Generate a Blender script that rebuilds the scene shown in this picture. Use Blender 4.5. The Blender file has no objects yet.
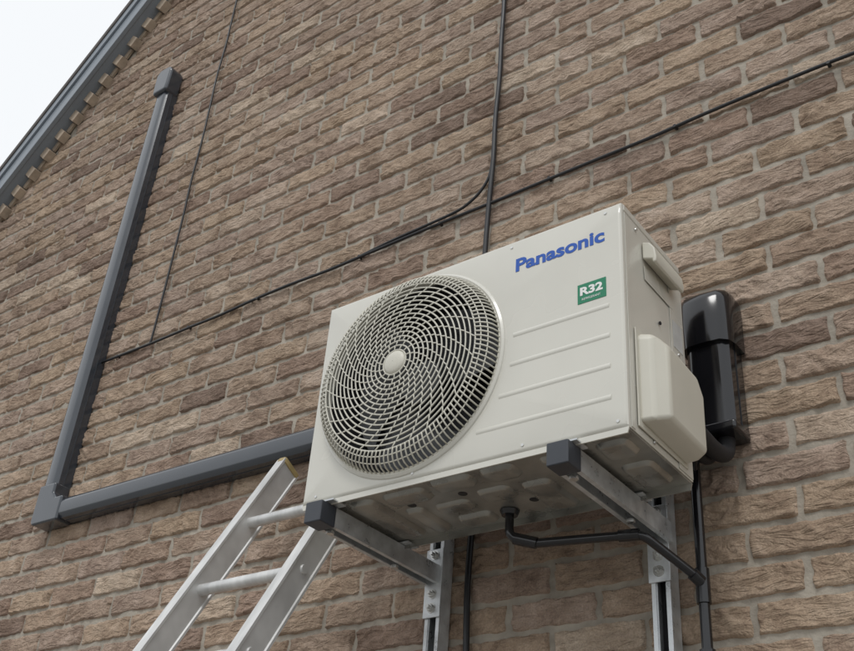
import bpy, math, random
import numpy as np
from mathutils import Vector, Matrix
random.seed(7); rng=np.random.default_rng(7)
scene=bpy.context.scene
col=scene.collection
V=Vector
# ------------------------------------------------------------ helpers
def link(o,parent=None):
    col.objects.link(o)
    if parent: o.parent=parent
    return o
def empty(name):
    o=bpy.data.objects.new(name,None); o.empty_display_size=.1; return link(o)
def mesh(name,verts,faces,mat,parent=None,smooth=False,bevel=0,seg=3,autos=None):
    m=bpy.data.meshes.new(name); m.from_pydata([tuple(v) for v in verts],[],faces); m.update()
    if mat: m.materials.append(mat)
    o=bpy.data.objects.new(name,m); link(o,parent)
    import bmesh
    bm=bmesh.new(); bm.from_mesh(m); bmesh.ops.recalc_face_normals(bm,faces=bm.faces); bm.to_mesh(m); bm.free()
    if smooth or bevel:
        m.polygons.foreach_set('use_smooth',[True]*len(m.polygons))
    if bevel:
        b=o.modifiers.new('bev','BEVEL'); b.width=bevel; b.segments=seg; b.limit_method='ANGLE'; b.angle_limit=math.radians(30); b.harden_normals=True
    elif autos:
        m.polygons.foreach_set('use_smooth',[True]*len(m.polygons))
        try: m.set_sharp_from_angle(angle=math.radians(autos))
        except Exception: pass
    return o
def box(name,x0,x1,y0,y1,z0,z1,mat,parent=None,bevel=0,seg=2):
    v=[(x,y,z) for x in (x0,x1) for y in (y0,y1) for z in (z0,z1)]
    f=[(0,1,3,2),(4,6,7,5),(0,4,5,1),(2,3,7,6),(0,2,6,4),(1,5,7,3)]
    return mesh(name,v,f,mat,parent,bevel=bevel,seg=seg)
def prism(name,prof,P0,P1,A,B,mat,parent=None,bevel=0,autos=None,seg=2):
    P0=V(P0);P1=V(P1);A=V(A);B=V(B);n=len(prof)
    v=[P0+A*a+B*b for a,b in prof]+[P1+A*a+B*b for a,b in prof]
    f=[(i,(i+1)%n,n+(i+1)%n,n+i) for i in range(n)]+[tuple(range(n)),tuple(range(2*n-1,n-1,-1))]
    return mesh(name,v,f,mat,parent,bevel=bevel,autos=autos,seg=seg)
def rrect(w,h,r,seg=5,cx=0,cy=0):
    p=[]
    for sx,sy,a0 in ((1,1,0),(-1,1,90),(-1,-1,180),(1,-1,270)):
        for i in range(seg+1):
            a=math.radians(a0+90*i/seg); p.append((cx+sx*(w/2-r)+r*math.cos(a),cy+sy*(h/2-r)+r*math.sin(a)))
    return p
def tubegeo(pts,r,seg=8,closed=False,sq=None):
    pts=[V(p) for p in pts]; n=len(pts); verts=[];faces=[]
    nrm=None
    for i,p in enumerate(pts):
        if closed: t=(pts[(i+1)%n]-pts[i-1]).normalized()
        else: t=(pts[min(i+1,n-1)]-pts[max(i-1,0)]).normalized()
        if nrm is None:
            ref=V((0,0,1)) if abs(t.z)<.9 else V((0,1,0))
            if closed: ref=V((0,1,0))
            nrm=(ref-t*ref.dot(t)).normalized()
        else: nrm=(nrm-t*nrm.dot(t)).normalized()
        b=t.cross(nrm); rr=r[i] if isinstance(r,(list,tuple)) else r
        for k in range(seg):
            a=2*math.pi*(k+.5)/seg; verts.append(p+nrm*math.cos(a)*rr+b*math.sin(a)*rr*(sq or 1))
    m=n if closed else n-1
    for i in range(m):
        for k in range(seg):
            j=(i+1)%n
            faces.append((i*seg+k,i*seg+(k+1)%seg,j*seg+(k+1)%seg,j*seg+k))
    if not closed:
        faces.append(tuple(range(seg))); faces.append(tuple(range((n-1)*seg,n*seg)))
    return verts,faces
def smoothpath(pts,k=6,rad=None):
    P=[V(p) for p in pts]; out=[]
    for i in range(len(P)-1):
        p0=P[max(i-1,0)];p1=P[i];p2=P[i+1];p3=P[min(i+2,len(P)-1)]
        for j in range(k):
            t=j/k; out.append(.5*((2*p1)+(p2-p0)*t+(2*p0-5*p1+4*p2-p3)*t*t+(3*p1-p0-3*p2+p3)*t**3))
    out.append(P[-1]); return out
def fillet(pts,r,k=6):
    P=[V(p) for p in pts]; out=[P[0]]
    for i in range(1,len(P)-1):
        a=(P[i-1]-P[i]);b=(P[i+1]-P[i]); d=min(r,a.length*.45,b.length*.45)
        s=P[i]+a.normalized()*d; e=P[i]+b.normalized()*d
        for j in range(k+1):
            t=j/k; out.append(s*(1-t)**2+P[i]*2*t*(1-t)+e*t*t)
    out.append(P[-1]); return out
def tube(name,pts,r,mat,parent=None,seg=12,closed=False):
    v,f=tubegeo(pts,r,seg,closed); return mesh(name,v,f,mat,parent,autos=50)
def merge(parts):
    v=[];f=[]
    for a,b in parts:
        o=len(v); v+=list(a); f+=[tuple(i+o for i in q) for q in b]
    return v,f
def disc_geo(c,axis,r,h,seg=24,r2=None):
    c=V(c);axis=V(axis).normalized(); ref=V((0,0,1)) if abs(axis.z)<.9 else V((1,0,0))
    a=axis.cross(ref).normalized(); b=axis.cross(a); r2=r if r2 is None else r2
    v=[c+a*math.cos(2*math.pi*k/seg)*r+b*math.sin(2*math.pi*k/seg)*r for k in range(seg)]
    v+=[c+axis*h+a*math.cos(2*math.pi*k/seg)*r2+b*math.sin(2*math.pi*k/seg)*r2 for k in range(seg)]
    f=[(k,(k+1)%seg,seg+(k+1)%seg,seg+k) for k in range(seg)]+[tuple(range(seg)),tuple(range(seg,2*seg))]
    return v,f
# ------------------------------------------------------------ materials
def newmat(name):
    m=bpy.data.materials.new(name); m.use_nodes=True; nt=m.node_tree
    return m,nt,nt.nodes['Principled BSDF']
def noise(nt,scale,detail=4,rough=.55,vec=None,stretch=None):
    tc=nt.nodes.new('ShaderNodeTexCoord'); out=tc.outputs['Object']
    if stretch:
        mp=nt.nodes.new('ShaderNodeMapping'); mp.inputs['Scale'].default_value=stretch; nt.links.new(out,mp.inputs[0]); out=mp.outputs[0]
    n=nt.nodes.new('ShaderNodeTexNoise'); n.inputs['Scale'].default_value=scale; n.inputs['Detail'].default_value=detail; n.inputs['Roughness'].default_value=rough
    nt.links.new(out,n.inputs['Vector']); return n
def ramp(nt,src,stops):
    r=nt.nodes.new('ShaderNodeValToRGB'); e=r.color_ramp.elements
    while len(e)>1: e.remove(e[-1])
    e[0].position=stops[0][0]; e[0].color=(*stops[0][1],1)
    for p,c in stops[1:]:
        q=e.new(p); q.color=(*c,1)
    nt.links.new(src,r.inputs[0]); return r
def simple(name,c,rough=.4,metal=0,var=.12,scale=6,bump=0,bscale=80,coat=0,rvar=.1,stretch=None,spec=.5):
    m,nt,b=newmat(name)
    n=noise(nt,scale,3,.6,stretch=stretch)
    r=ramp(nt,n.outputs['Fac'],[(.3,tuple(x*(1-var) for x in c)),(.7,tuple(min(1,x*(1+var)) for x in c))])
    nt.links.new(r.outputs[0],b.inputs['Base Color'])
    mr=nt.nodes.new('ShaderNodeMapRange'); mr.inputs['From Min'].default_value=.3; mr.inputs['From Max'].default_value=.7
    mr.inputs['To Min'].default_value=max(0.02,rough-rvar); mr.inputs['To Max'].default_value=rough+rvar
    nt.links.new(n.outputs['Fac'],mr.inputs['Value']); nt.links.new(mr.outputs[0],b.inputs['Roughness'])
    b.inputs['Metallic'].default_value=metal
    b.inputs['Coat Weight'].default_value=coat; b.inputs['Coat Roughness'].default_value=.12
    b.inputs['Specular IOR Level'].default_value=spec
    if bump:
        n3=noise(nt,bscale,2,.5,stretch=stretch); bp=nt.nodes.new('ShaderNodeBump'); bp.inputs['Strength'].default_value=bump; bp.inputs['Distance'].default_value=.002
        nt.links.new(n3.outputs['Fac'],bp.inputs['Height']); nt.links.new(bp.outputs[0],b.inputs['Normal'])
    return m
CREAM=simple('cream_paint',(.63,.615,.55),.27,var=.04,scale=3,bump=.06,bscale=12,coat=.4,rvar=.06)
CREAM2=simple('cream_plastic',(.61,.59,.51),.42,var=.04,scale=6,rvar=.06)
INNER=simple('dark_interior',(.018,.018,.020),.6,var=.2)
BLADE=simple('fan_blade_plastic',(.04,.042,.045),.45,var=.15)
DUCT=simple('anthracite_plastic',(.036,.043,.054),.20,var=.12,scale=4,bump=.06,bscale=20,coat=.6,rvar=.07)
BLACK=simple('black_gloss_plastic',(.009,.009,.011),.18,var=.2,scale=5,coat=.3,rvar=.06)
FOAM=simple('black_insulation',(.016,.016,.018),.6,var=.25,scale=20,bump=.4,bscale=60)
CABLE=simple('cable_black',(.012,.012,.014),.4,var=.2)
CAP=simple('dark_grey_cap',(.04,.045,.055),.4,var=.1)
GALV=simple('galvanised_steel',(.60,.62,.63),.36,metal=.55,var=.20,scale=26,bump=.1,bscale=50,rvar=.12)
PAN=simple('base_pan_steel',(.36,.355,.325),.30,metal=.65,var=.32,scale=9,bump=.25,bscale=22,rvar=.12)
ALU=simple('ladder_aluminium',(.64,.64,.63),.46,metal=.45,var=.18,scale=7,bump=.15,bscale=30,rvar=.1,stretch=(4,1,1))
YEL=simple('ladder_cap_amber',(.38,.29,.13),.5,var=.3,scale=20)
BOLT=simple('bolt_zinc',(.62,.62,.60),.3,metal=.8,var=.1,scale=20)
BLUE=simple('logo_blue',(.010,.085,.42),.35,var=.03)
GREEN=simple('label_green',(.01,.20,.10),.35,var=.05)
WHITE=simple('label_white',(.8,.8,.78),.4,var=.03)
STICK=simple('rating_sticker',(.55,.56,.55),.4,var=.1,scale=40)
FASCIA=simple('fascia_painted',(.22,.25,.285),.35,var=.08,scale=3)
TILE=simple('roof_tile_concrete',(.10,.09,.085),.8,var=.3,scale=12)
COIL=simple('coil_fins',(.10,.10,.10),.5,metal=.5)
DENT=simple('verge_brick',(.42,.34,.26),.85,var=.2,scale=20,bump=.5,bscale=80)
MORTAR=simple('mortar',(.355,.318,.265),.92,var=.22,scale=16,bump=1.0,bscale=130,rvar=.04)
def brickmat():
    m,nt,b=newmat('rustic_brick'); L=nt.links.new
    at=nt.nodes.new('ShaderNodeAttribute'); at.attribute_name='rnd'
    sep=nt.nodes.new('ShaderNodeSeparateColor'); L(at.outputs['Color'],sep.inputs[0])
    base=ramp(nt,sep.outputs[0],[(0,(.235,.168,.130)),(.18,(.315,.225,.172)),(.34,(.375,.278,.200)),(.5,(.350,.262,.208)),(.66,(.405,.302,.215)),(.82,(.385,.290,.228)),(1,(.475,.375,.285))])
    tc=nt.nodes.new('ShaderNodeTexCoord')
    off=nt.nodes.new('ShaderNodeVectorMath'); off.operation='MULTIPLY_ADD'; off.inputs[1].default_value=(7,7,7)
    L(at.outputs['Color'],off.inputs[0]); L(tc.outputs['Object'],off.inputs[2])
    def mulmix(a,fac,colr):
        x=nt.nodes.new('ShaderNodeMix'); x.data_type='RGBA'; x.blend_type='MULTIPLY'; x.inputs['Factor'].default_value=fac
        L(a,x.inputs['A']); L(colr,x.inputs['B']); return x.outputs['Result']
    n1=nt.nodes.new('ShaderNodeTexNoise'); n1.inputs['Scale'].default_value=15; n1.inputs['Detail'].default_value=5; n1.inputs['Roughness'].default_value=.7
    L(off.outputs[0],n1.inputs['Vector'])
    r1=ramp(nt,n1.outputs['Fac'],[(.28,(.60,.56,.55)),(.5,(1,1,1)),(.72,(1.26,1.30,1.36))])
    c=mulmix(base.outputs[0],.95,r1.outputs[0])
    n2=nt.nodes.new('ShaderNodeTexNoise'); n2.inputs['Scale'].default_value=260; n2.inputs['Detail'].default_value=1
    L(off.outputs[0],n2.inputs['Vector'])
    r2=ramp(nt,n2.outputs['Fac'],[(.3,(.80,.80,.80)),(.7,(1.16,1.16,1.16))])
    c=mulmix(c,.8,r2.outputs[0])
    n3=nt.nodes.new('ShaderNodeTexNoise'); n3.inputs['Scale'].default_value=1.1; n3.inputs['Detail'].default_value=2
    L(tc.outputs['Object'],n3.inputs['Vector'])
    r3=ramp(nt,n3.outputs['Fac'],[(.35,(.88,.88,.88)),(.65,(1.08,1.08,1.08))])
    c=mulmix(c,1,r3.outputs[0])
    L(c,b.inputs['Base Color']); b.inputs['Roughness'].default_value=.9; b.inputs['Specular IOR Level'].default_value=.2
    mp=nt.nodes.new('ShaderNodeMapping'); mp.inputs['Rotation'].default_value=(0,math.radians(32),0); mp.inputs['Scale'].default_value=(14,14,40)
    L(off.outputs[0],mp.inputs[0])
    n4=nt.nodes.new('ShaderNodeTexNoise'); n4.inputs['Scale'].default_value=1; n4.inputs['Detail'].default_value=3; n4.inputs['Roughness'].default_value=.55; n4.inputs['Distortion'].default_value=2.6
    L(mp.outputs[0],n4.inputs['Vector'])
    ad=nt.nodes.new('ShaderNodeMath'); ad.operation='MULTIPLY_ADD'; ad.inputs[1].default_value=.08; L(n2.outputs['Fac'],ad.inputs[0]); L(n4.outputs['Fac'],ad.inputs[2])
    b1=nt.nodes.new('ShaderNodeBump'); b1.inputs['Strength'].default_value=1; b1.inputs['Distance'].default_value=.011
    L(ad.outputs[0],b1.inputs['Height']); L(b1.outputs[0],b.inputs['Normal'])
    return m
BRICK=brickmat()
# ------------------------------------------------------------ house wall
WY=.45
house=empty('brick_house')
vb0=np.array([-2.89,2.25]); vdir=np.array([.685,.729]); vdir=vdir/np.linalg.norm(vdir); vn=np.array([-vdir[1],vdir[0]])
def vdist(x,z): return (x-vb0[0])*vn[0]+(z-vb0[1])*vn[1]
GZ=-2.5; LX=-4.7; RX=4.2; TZ=5.4
bl,bh=.2155,.0655
def make_bricks(cells,nu,nv,name):
    n=len(cells); C=np.array(cells)
    u=np.linspace(0,1,nu); v=np.linspace(0,1,nv)
    U,Vv=np.meshgrid(u,v,indexing='ij'); U=U.ravel()[None];Vv=Vv.ravel()[None]
    x0=C[:,0:1];x1=C[:,1:2];z0=C[:,2:3]
    w=x1-x0; lx=U*w; lz=Vv*bh
    r=lambda a,b:rng.uniform(a,b,(n,1))
    sg=np.where(r(0,1)<.68,1,-1)
    th=np.radians(r(8,52))*sg
    q=-lx*np.sin(th)+lz*np.cos(th); p=lx*np.cos(th)+lz*np.sin(th)
    wp=.011*np.sin(p*r(20,45)+r(0,6))+.007*np.sin(p*r(60,110)+q*40+r(0,6))+.003*np.sin(lx*r(120,190)+lz*60+r(0,6))
    ph=(q+wp)*r(110,230)/(2*np.pi)+r(0,1)
    fr=np.mod(ph,1.)
    s=np.where(fr<.78,(fr/.78)**1.3,(1-fr)/.22)
    th2=th+np.radians(r(-35,35)); q2=-lx*np.sin(th2)+lz*np.cos(th2)
    s2=.5+.5*np.sin(q2*r(180,330)+2*np.sin(lx*r(30,70)+r(0,6))+r(0,6))
    mask=np.clip(.50+.9*np.sin(lx*r(18,45)+lz*r(-50,50)+r(0,6)),0,1); mask2=.5+.5*np.sin(lx*r(45,80)+lz*r(30,90)+r(0,6))
    amp=r(.003,.0095)
    h=amp*s*(.15+.85*mask)+.0016*s2*(1-.6*mask)+.0018*mask2
    h=h+rng.normal(0,.0003,h.shape)
    h=h-.0025
    e=np.minimum(lx,w-lx)/.004; e=np.minimum(e,np.minimum(lz,bh-lz)/.004); e=np.clip(e,0,1); edge=(e<=1e-6)
    y=WY-h*(.6+.4*np.sqrt(e))+(1-np.sqrt(e))*.0006+r(-.002,.002)
    y=np.where(edge,WY+.014,y)
    jx=.0018*np.sin(lz*r(80,180)+r(0,6)); jz=.0014*np.sin(lx*r(20,60)+r(0,6))+.0011*np.sin(lx*r(90,170)+r(0,6))
    X=x0+lx+jx*np.where((U<.04)|(U>.96),1,.3)+r(-.0022,.0022); Zz=z0+lz+jz+r(-.0010,.0010)+(U-.5)*r(-.0015,.0015)
    co=np.stack([X+0*y,y,Zz+0*y],-1).reshape(-1,3).astype(np.float32)
    i,k=np.meshgrid(np.arange(nu-1),np.arange(nv-1),indexing='ij'); a=(i*nv+k).ravel()
    fq=np.stack([a,a+nv,a+nv+1,a+1],-1); F=(fq[None]+ (np.arange(n)*nu*nv)[:,None,None]).reshape(-1,4).astype(np.int32)
    m=bpy.data.meshes.new(name); m.vertices.add(len(co)); m.vertices.foreach_set('co',co.ravel())
    m.loops.add(F.size); m.loops.foreach_set('vertex_index',F.ravel()); m.polygons.add(len(F)); m.polygons.foreach_set('loop_start',np.arange(0,F.size,4,dtype=np.int32))
    m.polygons.foreach_set('use_smooth',np.ones(len(F),dtype=bool))
    m.update(calc_edges=True)
    c=rng.uniform(0,1,(n,4)); c[:,0]=np.clip(rng.normal(.52,.28,n),0,1)
    A=m.attributes.new('rnd','FLOAT_COLOR','POINT'); A.data.foreach_set('color',np.repeat(c,nu*nv,axis=0).astype(np.float32).ravel())
    m.materials.append(BRICK); o=bpy.data.objects.new(name,m); link(o,house); return o
hi=[];lo=[]
row=0; z=GZ
while z<TZ:
    x=LX+(0 if row%2 else -.1125)
    while x<RX:
        a=max(x,LX); b_=min(x+bl,RX)
        if b_-a>.04 and max(vdist(a,z+bh),vdist(b_,z+bh),vdist(a,z))<.17:
            vis=(-3.1<x<1.6 and -.7<z<3.9)
            (hi if vis else lo).append((a,b_,z))
        x+=.225
    z+=.075; row+=1
make_bricks(hi,44,15,'wall_bricks'); make_bricks(lo,9,5,'wall_bricks_outer')
def vz(x,n):
    p=vb0+vn*n; return p[1]+(x-p[0])*vdir[1]/vdir[0]
xk=vb0[0]+(TZ-vz(vb0[0],.10))*vdir[0]/vdir[1]
step=.03; nx=int((RX-LX)/step); nz=int((TZ-GZ)/step)
xs=np.linspace(LX,RX,nx+1); zs=np.linspace(GZ,TZ,nz+1)
Xg,Zg=np.meshgrid(xs,zs,indexing='ij'); Yg=WY+.0065+rng.normal(0,.0012,Xg.shape)
idx=np.arange((nx+1)*(nz+1)).reshape(nx+1,nz+1)
keep=vdist(Xg[:-1,1:],Zg[:-1,1:])<.13
F=np.stack([idx[:-1,:-1],idx[1:,:-1],idx[1:,1:],idx[:-1,1:]],-1)[keep]
o=mesh('wall_mortar',np.stack([Xg,Yg,Zg],-1).reshape(-1,3).tolist(),[tuple(q) for q in F.tolist()],MORTAR,house,smooth=True)
pts=[(LX,GZ),(RX,GZ),(RX,TZ),(xk,TZ),(LX,vz(LX,.10))]; yb=WY+.02
mesh('wall_core',[(x,yb,z) for x,z in pts]+[(x,yb+.25,z) for x,z in pts],[tuple(range(5)),tuple(range(5,10))]+[(i,(i+1)%5,5+(i+1)%5,5+i) for i in range(5)],MORTAR,house)
def vp(s,n,y): q=vb0+vdir*s+vn*n; return V((q[0],y,q[1]))
N3=V((vn[0],0,vn[1])); O3=V((0,-1,0))
S0=(LX-vb0[0])/vdir[0]; S1=(TZ-vb0[1])/vdir[1]
parts=[];s=S0;k=0
while s<S1:
    L=.060; d=.034 if k%2 else .006
    P=[(0,.0),(L-.003,.0),(L-.003,.075),(0,.075)]
    if k%2==0: P=[(0,.03),(L-.003,.03),(L-.003,.075),(0,.075)]
    o=[vp(s+a,n,WY+.002) for a,n in P]+[vp(s+a,n,WY-.006-d) for a,n in P]
    parts.append((o,[(0,1,2,3),(4,5,6,7)]+[(i,(i+1)%4,4+(i+1)%4,4+i) for i in range(4)])); s+=L; k+=1
v,f=merge(parts); mesh('verge_dentil_bricks',v,f,DENT,house,bevel=.002)
prism('soffit_board',[(.06,-.01),(.06,.075),(.085,.075),(.085,-.01)],vp(S0,0,WY),vp(S1,0,WY),N3,O3,FASCIA,house)
prism('barge_board',[(.055,.075),(.055,.097),(.175,.097),(.175,.075)],vp(S0,0,WY),vp(S1,0,WY),N3,O3,FASCIA,house,bevel=.003)
prism('barge_trim',[(.135,.0975),(.135,.108),(.176,.108),(.176,.0975)],vp(S0,0,WY),vp(S1,0,WY),N3,O3,FASCIA,house,bevel=.002)
prism('roof_slope',[(.176,.115),(.176,-4.0),(.205,-4.0),(.205,.115)],vp(S0,0,WY),vp(S1,0,WY),N3,O3,TILE,house,bevel=.004)
# ------------------------------------------------------------ ground
gm,nt,b=newmat('paving'); n=noise(nt,3,5,.65); r=ramp(nt,n.outputs['Fac'],[(.3,(.19,.18,.165)),(.7,(.30,.29,.27))]); nt.links.new(r.outputs[0],b.inputs['Base Color']); b.inputs['Roughness'].default_value=.9
mesh('ground',[(-400,-400,GZ),(400,-400,GZ),(400,400,GZ),(-400,400,GZ)],[(0,1,2,3)],gm)
# ------------------------------------------------------------ trunking (grey) on wall
def ductprof(w,d):
    return [(-w/2,0),(-w/2,d*.45),(-w/2-.002,d*.45),(-w/2-.002,d*.50),(-w/2,d*.50),(-w/2+.002,d*.8),(-w/2+.014,d*.97),(-w/2+.022,d),(w/2-.022,d),(w/2-.014,d*.97),(w/2-.002,d*.8),(w/2,d*.50),(w/2+.002,d*.50),(w/2+.002,d*.45),(w/2,d*.45),(w/2,0)]
tr=empty('pipe_trunking')
T=V((-1.668,WY-.001,2.52)); Cn=V((-1.650,WY-.001,.452)); E=V((.45,WY-.001,.432))
up=(T-Cn).normalized(); rt=(E-Cn).normalized()
prism('vertical_duct',ductprof(.080,.062),Cn+up*.05,T,V((1,0,-up.x)).normalized(),O3,DUCT,tr,autos=35)
prism('horizontal_duct',ductprof(.078,.062),Cn+rt*.05,E,up,O3,DUCT,tr,autos=35)
def plate(name,poly,O,A,Bv,y0,y1,mat,parent,bevel):
    v=[V(O)+V(A)*a+V(Bv)*b+O3*y0 for a,b in poly]+[V(O)+V(A)*a+V(Bv)*b+O3*y1 for a,b in poly]; n=len(poly)
    return mesh(name,v,[tuple(range(n)),tuple(range(n,2*n))]+[(i,(i+1)%n,n+(i+1)%n,n+i) for i in range(n)],mat,parent,bevel=bevel,seg=4)
w=.046
plate('elbow',[(-w+.012,-w),(.105,-w),(.105,w),(w+.02,w),(w,w+.02),(w,.105),(-w,.105),(-w,-w+.012)],Cn,rt,up,0,.066,DUCT,tr,.012)
plate('wall_inlet_cap',[(-.045,-.04),(.045,-.04),(.050,.0),(.053,.085),(.033,.115),(-.033,.115),(-.053,.085),(-.050,0)],T,V((1,0,0)),V((0,0,1)),0,.078,DUCT,tr,.014)
# ------------------------------------------------------------ cables
ca=empty('wall_cable')
def wob(p0,p1,n,amp):
    p0=V(p0);p1=V(p1);return [p0.lerp(p1,i/n)+V((random.uniform(-amp,amp),random.uniform(-.001,.001),random.uniform(-amp,amp))) for i in range(n+1)]
yc=WY-.012
tube('horizontal_run',smoothpath(wob((-1.62,yc,1.072),(2.6,yc,1.125),26,.004),4),.0052,CABLE,ca,8)
tube('branch_run',smoothpath([(-.35,yc-.001,1.088),(-.22,yc-.003,1.098),(-.08,yc-.004,1.103),(.03,yc-.006,1.108),(.080,yc-.006,1.125),(.115,yc-.004,1.155),(.140,yc-.003,1.20),(.150,yc-.004,1.27)],6),.0046,CABLE,ca,8)
cb=empty('wall_cable')
tube('vertical_run',smoothpath(wob((.185,yc-.002,3.6),(.145,yc-.002,.93),16,.006)+wob((.145,yc-.002,.85),(.14,yc-.002,-2.4),18,.005),4),.0078,CABLE,cb,8)
cc=empty('telephone_cable')
tube('drop_run',smoothpath(wob((-1.362,yc,4.2),(-1.338,yc,1.09),16,.004)+[V((-1.345,yc,1.075))],4),.0044,CABLE,cc,8)
ck=[]
for i in range(12):
    x=-1.5+i*.37+random.uniform(-.05,.05); ck.append(disc_geo((x,WY-.001,1.073+.0125*(x+1.6)),(0,-1,0),.005,.016,8))
v,f=merge(ck); mesh('cable_clips',v,f,CABLE,ca)
# ------------------------------------------------------------ air conditioner
ac=empty('air_conditioner_outdoor_unit')
W,D,H=.78,.268,.512
FX,FZ,FR=.266,.256,.236
def rect_loop(angles,x0,x1,z0,z1):
    out=[]
    for a in angles:
        c,s=math.cos(a),math.sin(a)
        tx=((x1-FX)/c if c>1e-9 else (x0-FX)/c if c<-1e-9 else 1e9); tz=((z1-FZ)/s if s>1e-9 else (z0-FZ)/s if s<-1e-9 else 1e9)
        t=min(tx,tz); out.append((FX+c*t,FZ+s*t))
    return out
cor=[math.atan2(z-FZ,x-FX) for x in (0,W) for z in (0,H)]
cor+= [math.atan2(z-FZ,x-FX) for x in (.006,W-.006) for z in (.006,H-.006)]
angs=sorted([2*math.pi*k/120-math.pi for k in range(120)]+cor)
n=len(angs)
loops=[]
for r_,y_ in ((FR-.008,.03),(FR-.006,.004),(FR-.002,-.004),(FR+.004,-.006),(FR+.009,-.003),(FR+.0105,.0)):
    loops.append([(FX+math.cos(a)*r_,y_,FZ+math.sin(a)*r_) for a in angs])
for ins,y_ in ((.008,.0),(.0035,.0015),(.001,.004),(0,.009)):
    loops.append([(x,y_,z) for x,z in rect_loop(angs,ins,W-ins,ins,H-ins)])
v=[p for l in loops for p in l]; f=[]
for i in range(len(loops)-1):
    for k in range(n): f.append((i*n+k,i*n+(k+1)%n,(i+1)*n+(k+1)%n,(i+1)*n+k))
mesh('front_panel',v,f,CREAM,ac,autos=30)
box('left_side_panel',0,.002,.0095,D,.0,H-.018,CREAM,ac)
box('right_side_panel',W-.002,W,.0095,D,.0,H-.018,CREAM,ac)
box('top_lid',-.0015,W+.0015,.0095,D+.002,H-.017,H+.001,CREAM,ac,bevel=.004)
box('side_flange',W+.0004,W+.0022,.205,.2665,.004,H-.02,CREAM,ac,bevel=.0008)
box('side_front_lip',W+.0002,W+.0016,.012,.026,.003,H-.02,CREAM,ac,bevel=.0006)
box('back_frame',.003,W-.003,D-.006,D-.001,.0,.03,CREAM,ac)
box('rear_coil',.004,W-.1,D-.03,D-.008,.031,H-.02,COIL,ac)
box('partition',.545,.548,.012,D-.035,.02,H-.02,INNER,ac)
for i,zz in enumerate((.268,.200,.133,.066)):
    dz=zz-FZ; x0=FX+math.sqrt(max(.001,(FR+.030)**2-dz*dz))
    prof=[(-.0060,.0),(-.0025,.0020),(.0025,.0020),(.0060,.0)]
    prism('pressed_rib_%d'%(i+1),prof,(x0,.0002,zz),(.748,.0002,zz),(0,0,1),(0,-1,0),CREAM,ac,autos=60)
v,f=disc_geo((FX,.012,FZ),(0,1,0),FR-.008,.098,64,FR-.02); mesh('fan_shroud',v,f[:-2],INNER,ac,autos=40)
v,f=disc_geo((FX,.12,FZ),(0,1,0),FR,.004,64); mesh('shroud_back',v,f,INNER,ac)
v,f=disc_geo((FX,.045,FZ),(0,1,0),.052,.06,40,.052); mesh('fan_hub',v,f,BLADE,ac,autos=40,)
for bidx in range(3):
    vs=[];fs=[];nr,na=10,10
    for i in range(nr+1):
        rr=.05+(.205-.05)*i/nr; sweep=math.radians(18+26*(i/nr)); a0=bidx*2*math.pi/3+math.radians(28)*(i/nr)
        for k in range(na+1):
            tt=k/na; a=a0+(tt-.3)*sweep*2.2
            vs.append((FX+rr*math.cos(a),.045+.055*tt+.01*math.sin(i*.3),FZ+rr*math.sin(a)))
    for i in range(nr):
        for k in range(na): q=i*(na+1)+k; fs.append((q,q+1,q+na+2,q+na+1))
    mesh('fan_blade_%d'%(bidx+1),vs,fs,BLADE,ac,smooth=True)
YG=-.052
def gy(r):
    if r<.19: return YG+.010*(r/.19)**2
    t=min(1,(r-.19)/(.234-.19)); return (YG+.010)+ (-.004-(YG+.010))*(1-math.sqrt(max(0,1-t**2.4)))
gp=[]
NR=16; rr=[.030+(.200-.030)*i/(NR-1) for i in range(NR)]
for i,r_ in enumerate(rr):
    gp.append(tubegeo([(FX+r_*math.cos(a),gy(r_)+.0008,FZ+r_*math.sin(a)) for a in [2*math.pi*k/96 for k in range(96)]],.0019,6,True))
off_=0
for i in range(NR-1):
    NB=14 if rr[i]<.05 else 28
    off_-= .112-.004*i
    for s_ in range(NB):
        a=2*math.pi*s_/NB+off_
        pth=[]
        for q in range(3):
            r_=rr[i]+(rr[i+1]-rr[i])*q/2; aa=a-.024*q
            pth.append((FX+r_*math.cos(aa),gy(r_)+.0004,FZ+r_*math.sin(aa)))
        gp.append(tubegeo(pth,.0016,5))
for r_ in (.2115,.2235,.2345):
    rad=.0016 if r_<.23 else .003
    gp.append(tubegeo([(FX+r_*math.cos(a),gy(r_)+.001,FZ+r_*math.sin(a)) for a in [2*math.pi*k/120 for k in range(120)]],rad,5,True))
for s_ in range(120):
    a=2*math.pi*s_/120; pth=[]
    for i in range(9):
        r_=.200+(.2345-.200)*i/8; aa=a-.04*(i/8)
        pth.append((FX+r_*math.cos(aa),gy(r_),FZ+r_*math.sin(aa)))
    gp.append(tubegeo(pth,.0019,5))
v,f=merge(gp); mesh('fan_grille',v,f,CREAM2,ac,smooth=True)
hub=[]
for k,(r_,y_) in enumerate(((.0005,YG-.006),(.012,YG-.0058),(.022,YG-.004),(.027,YG-.001),(.029,YG+.004))):
    hub.append([(FX+r_*math.cos(2*math.pi*q/40),y_,FZ+r_*math.sin(2*math.pi*q/40)) for q in range(40)])
v=[p for l in hub for p in l]; f=[(i*40+k,i*40+(k+1)%40,(i+1)*40+(k+1)%40,(i+1)*40+k) for i in range(4) for k in range(40)]
mesh('grille_hub_cap',v,f,CREAM2,ac,smooth=True)
sc=[]
for x,z in ((.30,.011),(.04,.013),(.56,.013),(.76,.013),(.52,.495),(.745,.495)):
    sc.append(disc_geo((x,.0005,z),(0,-1,0),.0036,.0022,14,.003))
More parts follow.
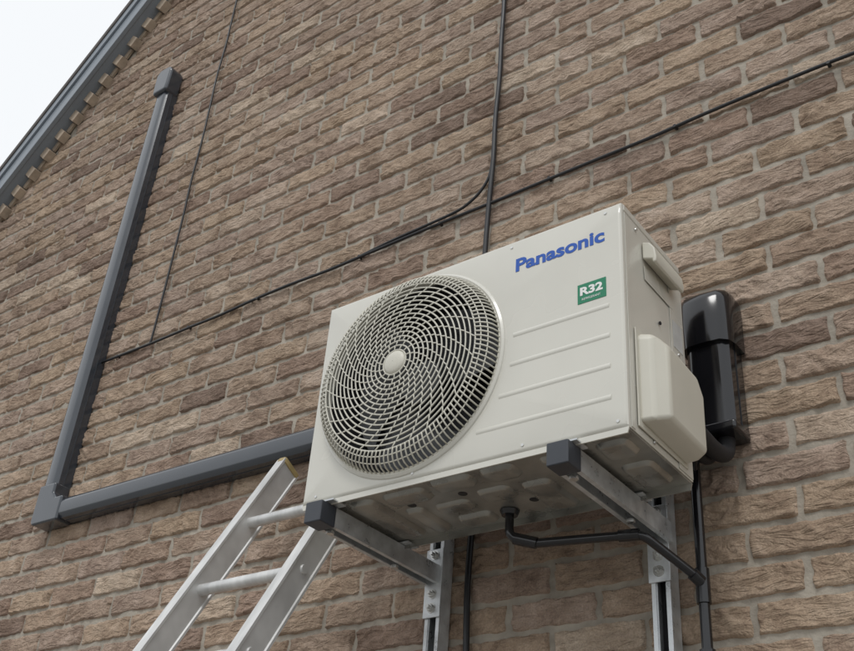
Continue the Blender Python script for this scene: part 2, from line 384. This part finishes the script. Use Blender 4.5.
for y,z in ((.10,.010),(.235,.03),(.235,.27),(.235,.478),(.06,.478)):
    sc.append(disc_geo((W+.0018,y,z),(1,0,0),.0040,.0025,14,.003))
v,f=merge(sc); mesh('panel_screws',v,f,BOLT,ac,autos=40)
X0=W+.0058
poly=[(.040,.026),(.232,.020),(.236,.170),(.205,.210),(.050,.220),(.040,.208)]
cy_=sum(a for a,_ in poly)/6; cz_=sum(b for _,b in poly)/6
def sh(k,dy=0,dz=0): return [(cy_+(a-cy_)*k+dy,cz_+(b-cz_)*k+dz) for a,b in poly]
L0=[(X0-.004,a,b) for a,b in sh(1)]; L1=[(X0+.024,a,b) for a,b in sh(.965,.004,-.002)]; L2=[(X0+.046,a,b) for a,b in sh(.80,.014,-.012)]
v=L0+L1+L2; f=[(i*6+k,i*6+(k+1)%6,(i+1)*6+(k+1)%6,(i+1)*6+k) for i in range(2) for k in range(6)]+[tuple(range(6)),tuple(range(12,18))]
mesh('valve_cover',v,f,CREAM2,ac,bevel=.014,seg=5)
box('valve_cover_flange',W+.0018,W+.005,.034,.240,.014,.226,CREAM2,ac,bevel=.0015)
prof=[(0,.058),(.016,.052),(.027,.036),(.030,.012),(.028,0),(.021,.0),(.021,.008),(0,.016)]
prism('side_handle',prof,(W+.002,.085,.405),(W+.002,.218,.405),(1,0,0),(0,0,1),CREAM2,ac,bevel=.006,seg=4)
box('handle_recess',W+.0022,W+.003,.09,.215,.372,.405,CREAM,ac,bevel=.0005)
box('rating_label',W+.0024,W+.003,.213,.255,.28,.345,STICK,ac)
v,f=disc_geo((W+.002,.15,.30),(1,0,0),.004,.003,14); mesh('side_plug',v,f,INNER,ac)
box('base_pan',.002,W-.002,.006,D-.002,-.004,-.0005,PAN,ac)
prism('base_skirt',[(0,0),(.004,-.012),(W-.004,-.012),(W,0)],(0,.003,0),(0,.006,0),(1,0,0),(0,0,1),CREAM,ac)
prism('base_skirt_rear',[(0,0),(.004,-.014),(W-.004,-.014),(W,0)],(0,D-.006,-.004),(0,D-.003,-.004),(1,0,0),(0,0,1),PAN,ac)
def pad(x0,x1,y0,y1,h,r=.018):
    lv=[(0,0,-.003),(0,.003,-.004-h*.35),(0,.007,-.004-h*.85),(0,.011,-.004-h)]
    loops=[[(x,y,z_) for x,y in rrect(x1-x0-2*i_,y1-y0-2*i_,max(.003,r-i_),5,(x0+x1)/2,(y0+y1)/2)] for _,i_,z_ in lv]
    m_=len(loops[0]); v=[p for l in loops for p in l]
    return v,[(i*m_+k,i*m_+(k+1)%m_,(i+1)*m_+(k+1)%m_,(i+1)*m_+k) for i in range(3) for k in range(m_)]+[tuple(range(3*m_,4*m_))]
pads=[pad(.10,.17,.03,.24,.009),pad(.19,.30,.03,.09,.008),pad(.19,.24,.11,.24,.009),pad(.26,.35,.12,.17,.007),pad(.27,.36,.19,.245,.009),
 pad(.32,.42,.02,.075,.009),pad(.38,.46,.10,.16,.007),pad(.44,.52,.02,.08,.009),pad(.48,.55,.11,.25,.009),pad(.57,.62,.03,.23,.008),pad(.69,.76,.03,.10,.009),pad(.69,.76,.13,.24,.008)]
v,f=merge(pads); mesh('base_pan_embossing',v,f,PAN,ac,autos=60)
holes=[disc_geo((x,y,-.0035),(0,0,-1),.010,.0012,20) for x,y in ((.225,.10),(.355,.10),(.47,.19))]
v,f=merge(holes); mesh('drain_holes',v,f,INNER,ac)
for x in (.075,.655):
    box('mounting_foot',x-.028,x+.028,-.012,.030,-.0105,-.0065,GALV,ac,bevel=.001)
    box('mounting_foot_rear',x-.028,x+.028,D-.02,D+.022,-.0105,-.0065,GALV,ac,bevel=.001)
    box('foot_web',x-.026,x+.026,.006,.010,-.007,-.001,PAN,ac)
def text(name,s,size,x0,x1,zc,mat,y=-.0006,bold=.0,h=None):
    c=bpy.data.curves.new(name+'_c','FONT'); c.body=s; c.size=size; c.offset=bold; c.extrude=.0002; c.resolution_u=6
    o=bpy.data.objects.new(name+'_tmp',c); col.objects.link(o); bpy.context.view_layer.update()
    me=bpy.data.meshes.new_from_object(o.evaluated_get(bpy.context.evaluated_depsgraph_get())); bpy.data.objects.remove(o)
    co=np.empty(len(me.vertices)*3); me.vertices.foreach_get('co',co); co=co.reshape(-1,3)
    mn,mx=co.min(0),co.max(0); w_=(x1-x0)/(mx[0]-mn[0]); hh=(mx[1]-mn[1]); sc_=(h/hh) if h else w_
    X=x0+(co[:,0]-mn[0])*w_; Zz=zc+(co[:,1]-(mn[1]+mx[1])/2)*sc_; Yy=y-co[:,2]
    me.vertices.foreach_set('co',np.stack([X,Yy,Zz],1).ravel()); me.update(); me.materials.clear(); me.materials.append(mat)
    o=bpy.data.objects.new(name,me); link(o,ac); return o
text('brand_lettering','Panasonic',.05,.532,.742,.442,BLUE,bold=.0016,h=.034)
box('refrigerant_label',.680,.743,-.0009,.0003,.291,.337,GREEN,ac,bevel=.0003)
text('label_text','R32',.03,.686,.736,.319,WHITE,y=-.0013,bold=.0012,h=.020)
text('label_subtext','REFRIGERANT',.03,.690,.731,.300,WHITE,y=-.0013,h=.005)
# ------------------------------------------------------------ wall brackets
def bracket(x,xs):
    e=empty('wall_bracket')
    y0,y1=-.022,.405; z0,z1=-.055,-.012; w=.021
    prof=[(-w,z0),(-w,z1),(w,z1),(w,z0),(w-.010,z0),(w-.010,z0+.003),(w-.003,z0+.003),(w-.003,z1-.003),(-w+.003,z1-.003),(-w+.003,z0+.003),(-w+.010,z0+.003),(-w+.010,z0)]
    prism('arm',prof,(x,y0+.01,0),(x,y1,0),(1,0,0),(0,0,1),GALV,e,autos=30)
    box('end_cap',x-w-.002,x+w+.002,y0-.004,y0+.045,z0-.003,z1+.0012,CAP,e,bevel=.003)
    d=.041; ys=WY-.0065; xx=xs; h=.0205
    prof=[(-h,0),(h,0),(h,d),(h-.009,d),(h-.009,d-.007),(h-.0115,d-.007),(h-.0115,d-.003),(h-.0028,d-.003),(h-.0028,.003),(-h+.0028,.003),(-h+.0028,d-.003),(-h+.0115,d-.003),(-h+.0115,d-.007),(-h+.009,d-.007),(-h+.009,d),(-h,d)]
    prism('strut',prof,(xx,ys,-1.15),(xx,ys,.30),(1,0,0),(0,-1,0),GALV,e,autos=30)
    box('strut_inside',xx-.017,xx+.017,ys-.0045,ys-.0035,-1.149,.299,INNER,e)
    box('back_plate',xx-.024,xx+.024,.397,.4022,-.135,.03,GALV,e,bevel=.001)
    bp=[]
    for z in (-.080,-.113,.015):
        bp.append(disc_geo((xx,.3975,z),(0,-1,0),.012,.002,20)); bp.append(disc_geo((xx,.3955,z),(0,-1,0),.0085,.008,6)); bp.append(disc_geo((xx,.3875,z),(0,-1,0),.0045,.008,12))
    for y in (.035,D-.01):
        bp.append(disc_geo((x,y,z0-.001),(0,0,-1),.009,.007,6)); bp.append(disc_geo((x,y,-.0065),(0,0,1),.009,.004,6))
    v,f=merge(bp); mesh('bolts',v,f,BOLT,e,autos=40)
    box('rubber_pad',x-.018,x+.018,.0,.05,-.0122,-.0102,BLACK,e)
    return e
bracket(.062,.068); bracket(.650,.640)
# ------------------------------------------------------------ drain + downpipe
dr=empty('condensate_drain_pipe')
DX=.728
path=fillet([(.395,.215,-.002),(.395,.215,-.062),(.43,.232,-.078),(.66,.285,-.078),(.728,.395,-.145)],.02)
tube('drain_hose',path,.0095,BLACK,dr,14)
v,f=disc_geo((.395,.215,-.006),(0,0,-1),.021,.010,24,.017); mesh('drain_spout',v,f,BLACK,dr,autos=40)
tube('hose_coupling',[(.405,.219,-.066),(.45,.2355,-.0785)],.0125,BLACK,dr,14)
tube('hose_joint',[(.615,.2745,-.078),(.655,.284,-.078)],.0125,BLACK,dr,14)
tube('downpipe',[(DX,.405,.16),(DX,.405,GZ+.05)],.0110,BLACK,dr,16)
tube('tee_socket',[(DX,.405,-.12),(DX,.405,-.19)],.0145,BLACK,dr,16)
tube('tee_branch',[(.719,.380,-.136),(.728,.398,-.148)],.013,BLACK,dr,14)
for z in (-.30,-1.0,-1.8):
    tube('pipe_clip',[(DX,.405,z),(DX,.405,z+.02)],.0155,BLACK,dr,16); box('clip_base',DX-.012,DX+.012,.40,WY-.004,z,z+.02,BLACK,dr,bevel=.002)
# ------------------------------------------------------------ black pipe cover
pc=empty('pipe_cover')
BX=.788
prism('cover_body',ductprof(.100,.078),(BX,WY-.006,.150),(BX,WY-.006,.385),(1,0,0),O3,BLACK,pc,autos=35)
secs=[(.365,.118,.090),(.43,.120,.092),(.475,.120,.092),(.492,.117,.087),(.503,.110,.076),(.509,.100,.06),(.511,.092,.04)]
vs=[];fs=[]
for z,w_,d_ in secs:
    pr_=[(-w_/2,0),(-w_/2,d_*.55),(-w_/2+.006,d_*.82),(-w_/2+.022,d_*.97),(0,d_),(w_/2-.022,d_*.97),(w_/2-.006,d_*.82),(w_/2,d_*.55),(w_/2,0)]
    vs+=[(BX+a,WY-.006-b,z) for a,b in pr_]
for i in range(len(secs)-1):
    for k in range(8): fs.append((i*9+k,i*9+k+1,(i+1)*9+k+1,(i+1)*9+k))
fs.append(tuple(range(9))); fs.append(tuple(range(9*(len(secs)-1),9*len(secs))))
mesh('cover_cap',vs,fs,BLACK,pc,autos=50)
plate('cover_end',[(-.054,-.012),(.054,-.012),(.054,.012),(-.054,.012)],(BX,WY-.006,.160),V((1,0,0)),V((0,0,1)),0,.083,BLACK,pc,.008)
for k,(dx,r_) in enumerate(((-.02,.015),(.014,.018))):
    tube('insulated_pipe_%d'%(k+1),smoothpath([(BX+dx,.405,.21),(BX+dx,.405,.145),(BX+dx,.392,.112),(BX+dx-.004,.355,.100),(BX+dx-.01,.30,.110),(BX+dx-.012,.235,.12)],6),r_,FOAM,pc,14)
tube('control_cable',smoothpath([(.79,.24,.14),(.775,.30,.08),(.745,.37,.08),(.752,.40,.16)],6),.004,CABLE,pc,8)
# ------------------------------------------------------------ ladder
la=empty('ladder')
top=V((-.450,.372,.345)); dn=V((0,-.55,-1)).normalized(); pn=V((0,-1,.55)).normalized()
Lw=.335; base_t=(top.z-GZ)/-dn.z
def sprof():
    a,b=.0150,.035
    return [(-a,-b),(a,-b),(a,-b+.006),(a-.003,-b+.009),(a-.003,b-.009),(a,b-.006),(a,b),(-a,b),(-a,b-.006),(-a+.003,b-.010),(-a+.003,-b+.010),(-a,-b+.006)]
for k in (0,1):
    p=top+V((Lw*k,0,0))
    prism('stile_%d'%(k+1),sprof(),p,p+dn*base_t,(1,0,0),pn,ALU,la,autos=30)
    prism('stile_cap_%d'%(k+1),rrect(.032,.072,.008,3),p-dn*.006,p+dn*.010,(1,0,0),pn,YEL,la,bevel=.002)
t_=.235
i=1
while t_<base_t-.1:
    p=top+dn*t_
    tube('rung_%d'%i,[p,p+V((Lw,0,0))],.0145,ALU,la,12)
    t_+=.25;i+=1
rv=[]
for j_ in range(1,i):
    p=top+dn*(.235+.25*(j_-1))
    for k,sx in ((0,-1),(1,1)): rv.append(disc_geo(p+V((Lw*k+sx*.0115,0,0)),(sx,0,0),.012,.005,14,.010))
v,f=merge(rv); mesh('rung_ends',v,f,ALU,la,autos=40)
# ------------------------------------------------------------ world, sun, camera
w=bpy.data.worlds.new('World'); scene.world=w; w.use_nodes=True; nt=w.node_tree; nt.nodes.clear()
EL,AZ=math.radians(52),math.radians(15)
sky=nt.nodes.new('ShaderNodeTexSky'); sky.sky_type='NISHITA'; sky.sun_disc=False; sky.sun_elevation=EL
sd=V((math.sin(AZ)*math.cos(EL),-math.cos(AZ)*math.cos(EL),math.sin(EL)))
sky.sun_rotation=math.atan2(sd.x,sd.y)
b1=nt.nodes.new('ShaderNodeBackground'); b1.inputs[1].default_value=.10; nt.links.new(sky.outputs[0],b1.inputs[0])
b2=nt.nodes.new('ShaderNodeBackground'); b2.inputs[0].default_value=(.965,.985,1,1); b2.inputs[1].default_value=1.08
mx=nt.nodes.new('ShaderNodeMixShader'); mx.inputs[0].default_value=.88; nt.links.new(b1.outputs[0],mx.inputs[1]); nt.links.new(b2.outputs[0],mx.inputs[2])
ou=nt.nodes.new('ShaderNodeOutputWorld'); nt.links.new(mx.outputs[0],ou.inputs[0])
sl=bpy.data.lights.new('sun','SUN'); sl.energy=.95; sl.angle=math.radians(16); sl.color=(1,.985,.96)
so=bpy.data.objects.new('sun',sl); col.objects.link(so); so.rotation_euler=sd.to_track_quat('Z','Y').to_euler()
cam=bpy.data.cameras.new('camera'); cam.sensor_width=36; cam.lens=36*1051.3/854; cam.clip_end=2000; cam.clip_start=.02
co=bpy.data.objects.new('camera',cam); col.objects.link(co)
Rr=V((.8036,.5907,.0727)).normalized(); Bk=V((.5287,-.6524,-.5430)).normalized(); Up=Bk.cross(Rr).normalized(); Rr=Up.cross(Bk)
M=Matrix(((Rr.x,Up.x,Bk.x,1.5233),(Rr.y,Up.y,Bk.y,-1.5042),(Rr.z,Up.z,Bk.z,-.8862),(0,0,0,1))); co.matrix_world=M
scene.camera=co
scene.view_settings.view_transform='Standard'; scene.view_settings.look='None'; scene.view_settings.exposure=0
